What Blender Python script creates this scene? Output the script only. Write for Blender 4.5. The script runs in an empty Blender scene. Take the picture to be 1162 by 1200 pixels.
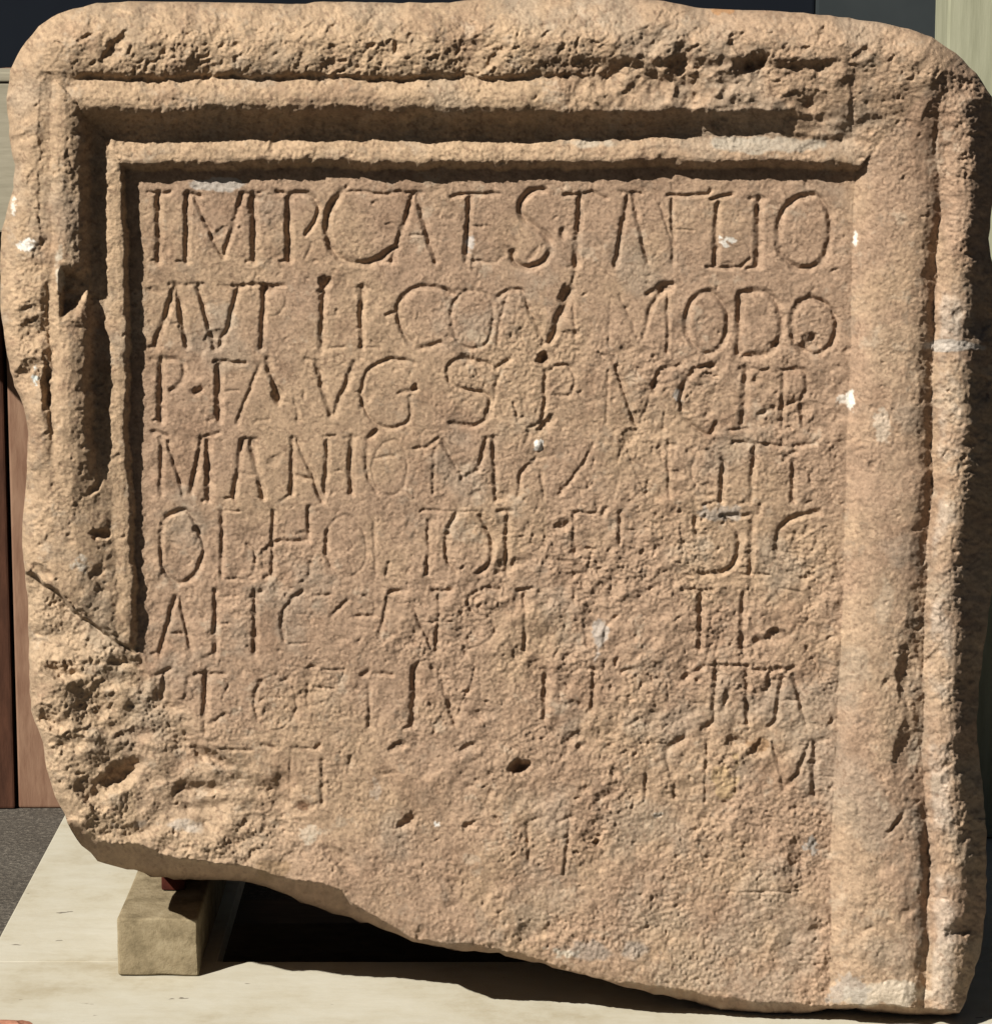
import bpy, bmesh, math, random
import numpy as np
from mathutils import Vector, Matrix, noise as mnoise

# ------------------------------------------------------------------ camera, sky, sun, exposure
sc = bpy.context.scene
C = sc.collection
F_PX, CX, CY = 3500.0, 581.0, 600.0          # focal length and centre in photograph pixels (1162 x 1200)
MM = 0.0008                                   # one photograph pixel on the inscribed face, metres
PITCH = math.radians(9.6)
DIST = F_PX * MM
BOARD_Z = 0.0                                 # top of the painted board
FACE_Z = 0.504                                # centre of the picture on the inscribed face, above the board
CAM = np.array([0.0, -DIST * math.cos(PITCH), FACE_Z + DIST * math.sin(PITCH)])
FWD = np.array([0.0, math.cos(PITCH), -math.sin(PITCH)])
UP = np.array([0.0, math.sin(PITCH), math.cos(PITCH)])

cam = bpy.data.cameras.new('camera')
cam.sensor_fit = 'HORIZONTAL'
cam.sensor_width = 36.0
cam.lens = 36.0 * F_PX / 1162.0
cam.clip_start, cam.clip_end = 0.05, 500.0
cam_o = bpy.data.objects.new('camera', cam)
C.objects.link(cam_o)
cam_o.location = Vector(CAM)
cam_o.rotation_euler = (math.pi / 2 - PITCH, 0, 0)
sc.camera = cam_o

SUN = Vector((-0.56, -0.54, 0.62)).normalized()     # towards the sun
world = bpy.data.worlds.new('World')
sc.world = world
world.use_nodes = True
wn = world.node_tree.nodes
wn.clear()
sky = wn.new('ShaderNodeTexSky')
sky.sky_type = 'NISHITA'
sky.sun_disc = False
sky.sun_elevation = math.asin(SUN.z)
sky.sun_rotation = math.atan2(SUN.x, SUN.y)
bg = wn.new('ShaderNodeBackground')
bg.inputs['Strength'].default_value = 0.009
wo = wn.new('ShaderNodeOutputWorld')
world.node_tree.links.new(sky.outputs[0], bg.inputs[0])
world.node_tree.links.new(bg.outputs[0], wo.inputs[0])

sun = bpy.data.lights.new('sun', 'SUN')
sun.energy = 5.0
sun.angle = math.radians(0.53)
sun.color = (1.0, 0.935, 0.825)
sun_o = bpy.data.objects.new('sun', sun)
C.objects.link(sun_o)
sun_o.location = SUN * 8
sun_o.rotation_euler = SUN.to_track_quat('Z', 'Y').to_euler()

sc.view_settings.view_transform = 'Standard'
sc.view_settings.look = 'None'
sc.view_settings.gamma = 1.0
sc.view_settings.exposure = 0.86
sc.view_settings.use_curve_mapping = False


# ------------------------------------------------------------------ helpers
def ray(px, py):
    return FWD * F_PX + np.array([1.0, 0, 0]) * (px - CX) + UP * (CY - py)


def at_y(px, py, Y):
    d = ray(px, py)
    return CAM + d * ((Y - CAM[1]) / d[1])


def at_z(px, py, Z):
    d = ray(px, py)
    return CAM + d * ((Z - CAM[2]) / d[2])


def tag(o, label=None, cat=None, group=None, kind=None):
    if label: o['label'] = label
    if cat: o['category'] = cat
    if group: o['group'] = group
    if kind: o['kind'] = kind
    return o


def empty(name, loc):
    o = bpy.data.objects.new(name, None)
    o.empty_display_size = 0.05
    C.objects.link(o)
    o.location = loc
    return o


def nodes_of(name):
    m = bpy.data.materials.new(name)
    m.use_nodes = True
    nt = m.node_tree
    return m, nt, nt.nodes['Principled BSDF']


def ramp(nt, fac, stops):
    r = nt.nodes.new('ShaderNodeValToRGB')
    while len(r.color_ramp.elements) < len(stops):
        r.color_ramp.elements.new(0.5)
    for e, (p, c) in zip(r.color_ramp.elements, stops):
        e.position = p
        e.color = (*c, 1)
    nt.links.new(fac, r.inputs[0])
    return r.outputs[0]


def noise(nt, scale, detail=4, rough=0.6, vec=None, stretch=None):
    tc = nt.nodes.new('ShaderNodeTexCoord')
    v = tc.outputs['Object']
    if stretch:
        mp = nt.nodes.new('ShaderNodeMapping')
        mp.inputs['Scale'].default_value = stretch
        nt.links.new(v, mp.inputs[0])
        v = mp.outputs[0]
    n = nt.nodes.new('ShaderNodeTexNoise')
    n.inputs['Scale'].default_value = scale
    n.inputs['Detail'].default_value = detail
    n.inputs['Roughness'].default_value = rough
    nt.links.new(v, n.inputs['Vector'])
    return n.outputs['Fac']


def mix(nt, kind, a, b, fac=1.0):
    m = nt.nodes.new('ShaderNodeMix')
    m.data_type = 'RGBA'
    m.blend_type = kind
    if isinstance(fac, float):
        m.inputs[0].default_value = fac
    else:
        nt.links.new(fac, m.inputs[0])
    for s, i in ((a, 6), (b, 7)):
        if isinstance(s, tuple):
            m.inputs[i].default_value = (*s, 1)
        else:
            nt.links.new(s, m.inputs[i])
    return m.outputs[2]


def bump(nt, bsdf, h, strength, dist):
    b = nt.nodes.new('ShaderNodeBump')
    b.inputs['Strength'].default_value = strength
    b.inputs['Distance'].default_value = dist
    nt.links.new(h, b.inputs['Height'])
    nt.links.new(b.outputs[0], bsdf.inputs['Normal'])


def simple_mat(name, c0, c1, scale, stretch=None, rough=0.8, bump_d=0.0006, detail=5, c2=None):
    m, nt, b = nodes_of(name)
    n = noise(nt, scale, detail, 0.65, stretch=stretch)
    stops = [(0.32, c0), (0.68, c1)]
    if c2:
        stops = [(0.28, c0), (0.5, c1), (0.72, c2)]
    nt.links.new(ramp(nt, n, stops), b.inputs['Base Color'])
    b.inputs['Roughness'].default_value = rough
    b.inputs['Specular IOR Level'].default_value = 0.12
    bump(nt, b, noise(nt, scale * 2.5, 5, 0.7, stretch=stretch), 0.6, bump_d)
    return m


def box_mesh(name, x0, x1, y0, y1, z0, z1, bev=0.003, seg=2, jitter=0.0, seed=0, cuts=0):
    bm = bmesh.new()
    bmesh.ops.create_cube(bm, size=1.0)
    for v in bm.verts:
        v.co = Vector(((x0 + x1) / 2 + v.co.x * (x1 - x0), (y0 + y1) / 2 + v.co.y * (y1 - y0),
                       (z0 + z1) / 2 + v.co.z * (z1 - z0)))
    bmesh.ops.bevel(bm, geom=list(bm.edges), offset=bev, segments=seg, affect='EDGES', profile=0.6)
    if cuts:
        bmesh.ops.subdivide_edges(bm, edges=list(bm.edges), cuts=cuts, use_grid_fill=True)
    if jitter:
        for v in bm.verts:
            v.co += (mnoise.noise_vector(v.co * 32 + Vector((seed, 0, 0))) + 0.4 * mnoise.noise_vector(v.co * 110)) * jitter
        for f_ in bm.faces:
            f_.smooth = True
    me = bpy.data.meshes.new(name)
    bm.to_mesh(me)
    bm.free()
    return me


def add(name, me, mat, parent=None):
    o = bpy.data.objects.new(name, me)
    C.objects.link(o)
    me.materials.clear()
    me.materials.append(mat)
    if parent:
        o.parent = parent
        o.matrix_parent_inverse = Matrix.Translation(parent.location).inverted()
    return o


# ------------------------------------------------------------------ the setting
# asphalt ground
m_asph, nt, b = nodes_of('asphalt')
n1 = noise(nt, 150, 4, 0.8)
n2 = noise(nt, 9, 4, 0.6)
col = ramp(nt, n1, [(0.30, (0.022, 0.019, 0.016)), (0.52, (0.075, 0.066, 0.054)), (0.74, (0.26, 0.235, 0.20))])
col = mix(nt, 'MULTIPLY', col, ramp(nt, n2, [(0.3, (0.65, 0.62, 0.58)), (0.7, (1, 1, 1))]))
nt.links.new(col, b.inputs['Base Color'])
b.inputs['Roughness'].default_value = 0.9
bump(nt, b, n1, 1.0, 0.004)
bm = bmesh.new()
bmesh.ops.create_grid(bm, x_segments=2, y_segments=2, size=30)
me = bpy.data.meshes.new('ground')
bm.to_mesh(me); bm.free()
GROUND_Z = -0.09
g = add('ground', me, m_asph)
g.location = (0, 20, GROUND_Z)
tag(g, kind='structure')

# dark wall far behind: a slate blue panel and a grey one
m_navy = simple_mat('dark_blue_wall', (0.0036, 0.0052, 0.0090), (0.0050, 0.0071, 0.0115), 5, rough=0.95, bump_d=0.0003)
m_grey = simple_mat('grey_wall', (0.020, 0.025, 0.028), (0.030, 0.036, 0.039), 4, rough=0.95, bump_d=0.0003)
WY = 1.35
xs = at_y(955, 10, WY)[0]
w = add('wall', box_mesh('wall', -3.0, xs - 0.0005, WY, WY + 0.1, GROUND_Z, 2.2, 0.004), m_navy)
tag(w, 'dark blue painted wall panel behind the stone', 'wall', kind='structure')
w = add('wall', box_mesh('wall', xs + 0.0005, 3.0, WY - 0.006, WY + 0.1, GROUND_Z, 2.2, 0.004), m_grey)
tag(w, 'grey wall panel behind the stone beside the pale post', 'wall', kind='structure')

# ------------------------------------------------------------------ painted board, block, wedge
m_board, nt, b = nodes_of('cream_paint')
n1 = noise(nt, 22, 7, 0.75, stretch=(0.7, 2.2, 1))
n2 = noise(nt, 6, 6, 0.7)
n3 = noise(nt, 38, 3, 0.62, stretch=(0.7, 1.4, 1))
col = ramp(nt, n1, [(0.3, (0.375, 0.355, 0.295)), (0.5, (0.40, 0.385, 0.325)), (0.7, (0.415, 0.40, 0.345))])
col = mix(nt, 'MULTIPLY', col, ramp(nt, n2, [(0.33, (0.74, 0.68, 0.58)), (0.47, (0.93, 0.91, 0.87)), (0.6, (1, 1, 1))]))
col = mix(nt, 'MIX', col, (0.10, 0.085, 0.07), ramp(nt, n3, [(0.69, (0, 0, 0)), (0.72, (0.85, 0.85, 0.85))]))
nt.links.new(col, b.inputs['Base Color'])
b.inputs['Roughness'].default_value = 0.75
bump(nt, b, n1, 0.5, 0.0012)
pA, pB = at_z(0, 1098, BOARD_Z), at_z(76, 950, BOARD_Z)
bx0 = (pA[0] + pB[0]) / 2
bx1 = at_z(262, 1100, BOARD_Z)[0]
by1 = at_z(500, 1127, BOARD_Z)[1]
pal = empty('pallet', (0.2, 0.3, GROUND_Z))
tag(pal, 'cream painted timber pallet on the asphalt carrying the stone', 'pallet')
add('deck_board', box_mesh('deck_board', bx0, 0.95, -0.12, by1 - 0.0006, BOARD_Z - 0.022, BOARD_Z, 0.0015), m_board, pal)
add('deck_board', box_mesh('deck_board', bx0 + 0.001, bx1, by1 + 0.0006, 0.93, BOARD_Z - 0.022, BOARD_Z - 0.0006, 0.0015), m_board, pal)
add('deck_board', box_mesh('deck_board', at_z(1080, 1100, BOARD_Z)[0], 0.95, by1 + 0.0006, 0.93, BOARD_Z - 0.022, BOARD_Z - 0.0006, 0.0015), m_board, pal)
m_bearer = simple_mat('bare_timber', (0.06, 0.045, 0.03), (0.11, 0.085, 0.06), 14, stretch=(1, 6, 6), bump_d=0.001)
for ya, yb in ((-0.10, -0.01), (0.40, 0.49), (0.84, 0.92)):
    add('bearer', box_mesh('bearer', bx0 + 0.004, 0.945, ya, yb, GROUND_Z + 0.001, BOARD_Z - 0.0222, 0.002), m_bearer, pal)

m_block = simple_mat('weathered_block', (0.10, 0.080, 0.048), (0.185, 0.150, 0.095), 45, rough=0.9, bump_d=0.003,
                     c2=(0.25, 0.21, 0.14))
BY0 = 0.15
b0, b1 = at_y(138, 1146, BY0), at_y(233, 1146, BY0)
BLOCK_TOP = at_y(190, 1077, BY0)[2]
me = box_mesh('support_block', b0[0], b1[0], BY0, 0.52, BOARD_Z + 0.001, BLOCK_TOP, 0.004, 3, 0.0016, 3, 5)
o = add('support_block', me, m_block)
tag(o, 'squared tan block propping up the broken lower left of the stone', 'block')
m_wedge = simple_mat('red_brick', (0.03, 0.007, 0.005), (0.06, 0.014, 0.008), 40, rough=0.9, bump_d=0.001)
w0, w1 = at_y(190, 1055, 0.25), at_y(217, 1055, 0.25)

# ------------------------------------------------------------------ timber behind on the left, pale post on the right
m_cream = simple_mat('pale_timber', (0.20, 0.185, 0.14), (0.27, 0.25, 0.195), 12, stretch=(1, 6, 8), bump_d=0.0005)
m_brown = simple_mat('red_brown_timber', (0.13, 0.070, 0.046), (0.21, 0.13, 0.088), 14, stretch=(6, 3, 1), bump_d=0.001)
m_brown_shaded = simple_mat('shaded_brown_timber', (0.03, 0.013, 0.008), (0.07, 0.03, 0.018), 14, stretch=(6, 3, 1), bump_d=0.001)  # shaded face of the left upright, painted as a darker brown
UY = 1.12
rail_y = 0.90
z_hi, z_lo = at_y(8, 84, rail_y)[2], at_y(8, 272, rail_y)[2]
xL = at_y(-170, 500, UY)[0]
st = empty('timber_shelf', (at_y(0, 944, UY)[0], UY, GROUND_Z))
tag(st, 'timber shelf with pale top box and brown uprights behind the stone', 'shelf')
add('shelf_box', box_mesh('shelf_box', xL, at_y(90, 200, rail_y)[0], rail_y, UY - 0.001, z_lo, z_hi - 0.012, 0.003), m_cream, st)
add('shelf_top', box_mesh('shelf_top', xL, at_y(92, 200, rail_y)[0], rail_y - 0.003, UY - 0.001, z_hi - 0.0115, z_hi, 0.002), m_cream, st)
xm = at_y(12.5, 700, UY)[0]
add('upright', box_mesh('upright', xL, xm - 0.002, UY, UY + 0.05, GROUND_Z + 0.001, z_hi, 0.003), m_brown_shaded, st)
add('upright', box_mesh('upright', xm + 0.002, at_y(200, 700, UY)[0], UY + 0.004, UY + 0.05, GROUND_Z + 0.001, z_hi, 0.003), m_brown, st)

m_post = simple_mat('pale_green_timber', (0.20, 0.205, 0.145), (0.28, 0.285, 0.21), 9, stretch=(9, 9, 0.8), bump_d=0.0006)
PY = 0.66
o = add('post', box_mesh('post', at_y(1110, 30, PY)[0], at_y(1215, 30, PY)[0], PY, PY + 0.1, BOARD_Z + 0.001, 1.6, 0.003), m_post)
tag(o, 'pale greenish upright timber post behind the right edge of the stone', 'post')

# ------------------------------------------------------------------ the inscribed stone: a carved relief worked out on a fine grid
ST = 1.2
gx = np.arange(-12, 1178, ST)
gy = np.arange(-14, 1206, ST)
NX, NY = len(gx), len(gy)
X, Y = np.meshgrid(gx, gy)
X = X.astype(np.float32); Y = Y.astype(np.float32)


def vnoise(x, y, scale, seed):
    rs = np.random.RandomState(seed)
    L = rs.rand(256, 256).astype(np.float32) * 2 - 1
    u, v = x / scale + 37.3, y / scale + 91.7
    i, j = np.floor(u).astype(np.int32), np.floor(v).astype(np.int32)
    fu, fv = u - i, v - j
    fu = fu * fu * fu * (fu * (fu * 6 - 15) + 10)
    fv = fv * fv * fv * (fv * (fv * 6 - 15) + 10)
    i0, j0, i1, j1 = i & 255, j & 255, (i + 1) & 255, (j + 1) & 255
    return ((L[j0, i0] * (1 - fu) + L[j0, i1] * fu) * (1 - fv) + (L[j1, i0] * (1 - fu) + L[j1, i1] * fu) * fv)


def fbm(scale, octs, seed, gain=0.55, x=None, y=None):
    x = X if x is None else x
    y = Y if y is None else y
    t, a, s = 0, 1.0, 0
    for k in range(octs):
        # rotate the lattice at every octave so that no grid shows
        an = 0.6 + 1.1 * k + seed
        c_, s_ = math.cos(an), math.sin(an)
        t = t + a * vnoise(c_ * x - s_ * y, s_ * x + c_ * y, scale / 2 ** k, seed * 17 + k)
        s += a
        a *= gain
    return t / s * 1.6


def sstep(a, b, t):
    t = np.clip((t - a) / (b - a), 0, 1)
    return t * t * (3 - 2 * t)


def poly_y(pts, x):
    p = np.array(pts, float)
    return np.interp(x, p[:, 0], p[:, 1]).astype(np.float32)


def seg_dist(px, py, pts):
    """distance from grid points to a polyline"""
    best = np.full(px.shape, 1e9, np.float32)
    for (ax, ay), (bx, by) in zip(pts[:-1], pts[1:]):
        dx, dy = bx - ax, by - ay
        L2 = dx * dx + dy * dy + 1e-9
        t = np.clip(((px - ax) * dx + (py - ay) * dy) / L2, 0, 1)
        d = (px - ax - t * dx) ** 2 + (py - ay - t * dy) ** 2
        np.minimum(best, d, out=best)
    return np.sqrt(best)


# outline of the stone in the photograph
OUT = [(9, 131), (8, 114), (12, 83), (24, 57), (45, 31), (69, 15), (114, 3), (151, 1), (172, 4), (207, 2), (337, 5), (379, 2),
       (470, 3), (535, 2), (570, -3), (650, -6), (740, -4), (778, 1), (817, 9), (886, 12), (941, 15), (982, 19), (1017, 24),
       (1065, 33), (1092, 43), (1120, 62), (1144, 86), (1162, 114), (1166, 150), (1165, 220), (1161, 255), (1158, 280),
       (1163, 310), (1168, 380), (1170, 420), (1168, 520), (1166, 620), (1162, 690), (1156, 735), (1147, 800), (1144, 857),
       (1151, 926), (1156, 985), (1155, 1050), (1153, 1098), (1141, 1143), (1132, 1172), (1123, 1188), (1106, 1192),
       (1058, 1191), (1003, 1183), (968, 1184), (941, 1195), (900, 1199), (870, 1195), (848, 1188), (814, 1174), (766, 1165),
       (724, 1155), (676, 1140), (621, 1127), (583, 1118), (538, 1114), (511, 1108), (483, 1103), (432, 1083), (400, 1074),
       (344, 1053), (310, 1038), (293, 1033), (241, 1031), (186, 1029), (158, 1021), (138, 1016), (114, 1009), (96, 991),
       (83, 974), (76, 954), (65, 933), (55, 902), (50, 871), (45, 856), (36, 832), (34, 780), (33, 705), (28, 660), (26, 639), (28, 594),
       (31, 560), (33, 500), (28, 476), (17, 452), (10, 425), (5, 397), (1, 363), (0, 314), (1, 278), (7, 248), (16, 220),
       (17, 193), (11, 158)]
# roughen the outline a little
rs = np.random.RandomState(5)
o2 = []
for (ax, ay), (bx, by) in zip(OUT, OUT[1:] + OUT[:1]):
    n = max(1, int(math.hypot(bx - ax, by - ay) / 9))
    jt = 1.7 if ay > 960 else 0.8
    for k in range(n):
        t = k / n
        o2.append((ax + (bx - ax) * t + rs.uniform(-1, 1) * jt, ay + (by - ay) * t + rs.uniform(-1, 1) * jt))
OUTF = o2
oa = np.array(OUTF + OUTF[:1], np.float32)
# signed distance (inside positive), computed coarsely near the edge only
inside = np.zeros(X.shape, bool)
for (ax, ay), (bx, by) in zip(oa[:-1], oa[1:]):
    if ay == by: continue
    cond = ((ay > Y) != (by > Y)) & (X < (bx - ax) * (Y - ay) / (by - ay) + ax)
    inside ^= cond
SD = np.full(X.shape, 70.0, np.float32)
R_ = 70
for (ax, ay), (bx, by) in zip(oa[:-1], oa[1:]):
    i0, i1 = np.searchsorted(gx, min(ax, bx) - R_), np.searchsorted(gx, max(ax, bx) + R_)
    j0, j1 = np.searchsorted(gy, min(ay, by) - R_), np.searchsorted(gy, max(ay, by) + R_)
    sx, sy = X[j0:j1, i0:i1], Y[j0:j1, i0:i1]
    if sx.size == 0: continue
    d = seg_dist(sx, sy, [(ax, ay), (bx, by)])
    np.minimum(SD[j0:j1, i0:i1], d, out=SD[j0:j1, i0:i1])
SD = np.where(inside, SD, -SD)

# wandering coordinates so that tooled edges are never straight
WXn = X + 2.6 * fbm(60, 3, 3) + 1.4 * fbm(18, 2, 103) + 1.0 * fbm(8, 2, 4)
WYn = Y + 2.6 * fbm(60, 3, 5) + 1.6 * fbm(18, 2, 105) + 1.0 * fbm(8, 2, 6)

# distances outward from the sunk panel to the frame on three sides
dt = poly_y([(0, 201), (300, 198), (520, 199), (800, 196), (1010, 201), (1162, 201)], X) - WYn
dl = poly_y([(0, 148), (200, 148), (380, 151), (560, 156), (760, 161), (1200, 165)], Y) - WXn
WXr = X + 1.2 * fbm(70, 3, 3) + 0.5 * fbm(9, 2, 4)
dr = WXr - poly_y([(0, 1005), (200, 1002), (560, 991), (750, 985), (900, 978), (1000, 974), (1200, 971)], Y)
P_T = poly_y([(-1, 0), (0, 0), (5, 14), (10, 21), (14, 22), (24, 20), (33, 15), (38, 13), (46, 14), (54, 19), (60, 27), (65, 38),
              (69, 46), (75, 51), (84, 52), (92, 49.5), (97, 46.5), (102, 43), (105, 40.5), (107, 39.5), (109, 41), (111, 46), (115, 49.5),
              (130, 54), (150, 54), (172, 46), (190, 32), (220, 10)], dt)
P_L = poly_y([(-1, 0), (0, 0), (3, 13), (7, 19), (12, 20), (22, 19), (31, 15), (36, 15), (42, 19), (47, 28), (51, 38), (56, 45),
              (64, 50), (73, 53), (81, 52), (88, 46), (92, 39), (95, 38), (98, 42), (104, 46), (116, 45), (130, 40), (145, 30),
              (170, 5)], dl)
groove = poly_y([(0, 1101), (240, 1101), (350, 1094), (580, 1090), (766, 1082), (909, 1082), (1012, 1087),
                 (1167, 1083)], Y)
gw = WXn - groove                                  # distance right of the outer groove of the right rail
P_R = poly_y([(-1, 0), (0, 0), (7, 8.5), (15, 16), (24, 20.5), (36, 23.5), (50, 25), (64, 25.5), (80, 25), (110, 24)], dr)
wide = sstep(600, 740, Y + 20 * fbm(50, 2, 140)) * (1 - sstep(880, 960, Y)) + 0.4 * fbm(45, 3, 141)
gwb = np.where(gw < 0, gw / np.clip(1 + 0.8 * wide, 0.5, 3), gw)
band_fall = poly_y([(-60, 0), (-26, 0), (-15, -2.5), (-8, -8), (-3, -15), (0, -17)], gwb)
bead = poly_y([(0, 6), (4, 10), (11, 20), (20, 27), (29, 28), (36, 25.5), (43, 19), (50, 8), (58, -10), (68, -38), (90, -110)], gw)
P_R = np.where(gw < 0, P_R + band_fall, bead)
nt_, nl_, nr_ = dt / 200, dl / 152, dr / 172
H = np.zeros_like(X)
is_t = (nt_ > 0) & (nt_ >= nl_) & (nt_ >= nr_)
is_l = (nl_ > 0) & (nl_ > nt_) & (nl_ >= nr_)
is_r = (nr_ > 0) & (nr_ > nt_) & (nr_ > nl_)

# wear of the left rail: below about y = 530 its mouldings are gone, below the diagonal crack it has broken away
worn_l = poly_y([(-1, 0), (0, 0), (3, 9), (7, 14), (13, 16), (24, 16), (45, 26), (70, 34), (95, 34), (125, 26), (150, 12), (180, 0)], dl)
kg = (1 - sstep(300, 380, Y)) * sstep(84, 90, dl) * (1 - sstep(100, 108, dl))
P_L = P_L * (1 - kg) + np.maximum(P_L, 44.5) * kg
kg = np.clip(1 - sstep(70, 105, X) + sstep(640, 900, X + 60 * fbm(70, 3, 150)), 0, 1) * sstep(96, 103, dt) * (1 - sstep(112, 118, dt))
P_T = P_T * (1 - kg) + np.maximum(P_T, 47) * kg
P_L2 = worn_l
k = sstep(480, 600, Y + 14 * fbm(40, 2, 8))
P_L = P_L * (1 - k) + P_L2 * k
# bead broken through at y 318-365
k = sstep(308, 326, Y + 3 * fbm(12, 2, 9)) * (1 - sstep(352, 372, Y + (X - 90) * 0.3 + 3 * fbm(12, 2, 10))) * sstep(28, 36, dl) * (1 - sstep(74, 84, dl))
P_L = P_L * (1 - k) + k * np.minimum(P_L, 27 + 5 * fbm(16, 3, 11))
# wear of the top rail towards the right
k = sstep(590, 760, X + 40 * fbm(60, 2, 12)) * sstep(60, 76, dt) * (1 - sstep(118, 135, dt))
P_T = P_T * (1 - 0.75 * k) + 0.75 * k * (40 + 9 * fbm(26, 3, 13) + 0.05 * (dt - 90))
k = sstep(850, 1000, X + 26 * fbm(50, 3, 118)) * sstep(30, 44, dt) * (1 - sstep(100, 125, dt))
lumps = 17 + 0.36 * (dt - 34) + 8 * fbm(40, 3, 119)
P_T = P_T * (1 - 0.85 * k) + 0.85 * k * lumps
H = np.where(is_t, P_T, H)
H = np.where(is_l, P_L, H)
H = np.where(is_r, P_R, H)

# rounded outer corners without a mitre, and the solid upper right corner
kc = sstep(0.42, 0.60, np.minimum(nt_, nl_))
H = H * (1 - kc) + kc * (50 - 10 * sstep(0.75, 1.0, np.maximum(nt_, nl_)))
filled = np.where(gw < 0, 24 + 0.5 * band_fall, np.maximum(bead, np.where(gw < 34, 17, bead)))
sc_ = sstep(40, 185, Y + 0.25 * (1060 - X) + 10 * fbm(40, 2, 17))
mass = 52 * (1 - sc_) + filled * sc_ - 26 * sstep(1085, 1150, X) * (1 - sc_)
kc = sstep(975, 1035, WXn + 0.10 * (Y - 100)) * (1 - sstep(150, 235, Y + 0.6 * (1040 - X)))
H = H * (1 - kc) + kc * mass
# the broken lower left
crack = poly_y([(0, 660), (40, 672), (70, 695), (88, 716), (120, 738), (142, 752), (166, 766), (175, 790), (200, 800), (240, 868), (330, 905), (420, 1010), (480, 1090), (500, 1300)], X)
soft = 1 + 9 * sstep(150, 230, X)
kb = sstep(-1, 3.5, (Y - crack + 2.5 * fbm(14, 2, 14)) / soft + 1.2 * sstep(150, 230, X) * fbm(30, 3, 114))
broken = -3 + 0.045 * (165 - X) - 0.018 * (Y - 760)
broken = broken + 13.0 * fbm(100, 2, 15, x=X * 0.85, y=Y * 1.2) + 9.0 * fbm(46, 3, 28, 0.5, x=X * 0.85 - Y * 0.2, y=Y * 1.15)
cx_ = np.abs(fbm(42, 3, 16, x=X * 0.6 + Y * 0.25, y=Y * 1.4))
broken = broken - 1.2 * np.clip(0.26 - cx_, 0, 1) / 0.26 + 2
fade = 1 - sstep(300, 420, X + 0.2 * (Y - 900))
H = H * (1 - kb) + kb * (broken * fade + (1 - fade) * H)

# rough, weathered undulation everywhere
region_frame = (is_t | is_l | is_r).astype(np.float32)
outer = np.clip(is_t * sstep(95, 115, dt) + is_l * sstep(90, 105, dl) + is_r * sstep(0, 20, gw), 0, 1)
rough = 0.55 + 0.5 * sstep(330, 420, Y) * sstep(430, 620, X) * (1 - sstep(980, 990, X)) + 0.35 * sstep(560, 680, Y)
rough = np.where(is_t, 0.9, rough)
rough = np.where(is_l, 0.85, rough)
rough = np.where(is_r, 0.8 + 0.5 * sstep(-25, 5, gw), rough)
rough = rough + 0.35 * outer * (is_t | is_l) + 0.55 * kb * fade
worn_zone = sstep(0.15, 0.75, fbm(110, 3, 19) + 0.55 * sstep(430, 600, X) * sstep(310, 380, Y) * (1 - sstep(960, 985, X)))
patch = 0.45 + 0.75 * sstep(-0.35, 0.6, fbm(48, 3, 129))
H = H + rough * (1.9 * fbm(95, 2, 20) + 1.15 * fbm(34, 3, 21) + patch * (0.50 * fbm(13, 2, 22) + 0.30 * fbm(6.0, 2, 23)) + (0.35 + 0.65 * patch) * 0.55 * fbm(2.8, 1, 29))
H = H + 1.9 * worn_zone * rough * fbm(20, 3, 24, x=X * 0.95 + Y * 0.5, y=Y * 0.8 - X * 0.35)
H = H + outer * (is_t | is_l) * (2.6 * fbm(60, 3, 25) + 1.2 * fbm(17, 2, 26, x=X + 0.6 * Y, y=Y * 0.7))


DWX = X + 3.2 * fbm(16, 3, 131) + 1.0 * fbm(5, 2, 133)
DWY = Y + 3.2 * fbm(16, 3, 132) + 1.0 * fbm(5, 2, 134)


def dent(cx, cy, rx, ry, ang, depth, pw=2.0):
    R = max(rx, ry) * 1.05 + 5
    i0, i1 = np.searchsorted(gx, [cx - R, cx + R])
    j0, j1 = np.searchsorted(gy, [cy - R, cy + R])
    if i1 <= i0 or j1 <= j0: return
    ca, sa = math.cos(ang), math.sin(ang)
    ux, uy = DWX[j0:j1, i0:i1] - cx, DWY[j0:j1, i0:i1] - cy
    p, q = (ca * ux + sa * uy) / rx, (-sa * ux + ca * uy) / ry
    H[j0:j1, i0:i1] -= depth * np.clip(1 - (p * p + q * q) ** (pw / 2), 0, 1) ** (1.5 if depth > 12 else 1.0)


# thousands of small pits and pick marks, denser where the stone is weathered
rg = np.random.RandomState(77)
n = 0
while n < 6500:
    x, y = rg.uniform(0, 1162), rg.uniform(0, 1200)
    j, i = min(NY - 1, int((y + 14) / ST)), min(NX - 1, int((x + 12) / ST))
    if rg.rand() > (0.45 * rough[j, i] + 0.1) * patch[j, i]: continue
    r = 1.25 + 2.6 * rg.rand() ** 4.5
    dent(x, y, r * rg.uniform(1, 1.8), r * rg.uniform(0.7, 1), rg.uniform(-1.4, 0.4), r * rg.uniform(0.35, 0.8) * (0.6 + 0.4 * rough[j, i]))
    n += 1
for q in range(420):
    x, y = rg.uniform(10, 1150), rg.uniform(5, 1180)
    j, i = int((y + 14) / ST), int((x + 12) / ST)
    if rg.rand() > 0.55 * rough[j, i]: continue
    r = rg.uniform(4, 10)
    dent(x, y, r * rg.uniform(1, 2.2), r * 0.7, rg.uniform(-1.2, 0.3), r * rg.uniform(0.15, 0.38), 3)

for q in range(480):
    x, y = rg.uniform(60, 1120), rg.uniform(6, 92)
    r = 1.6 + 4.2 * rg.rand() ** 2.5
    dent(x, y, r * rg.uniform(1.2, 2.4), r * 0.6, rg.uniform(-1.3, -0.2), r * rg.uniform(0.3, 0.7), 2.0)
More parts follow.
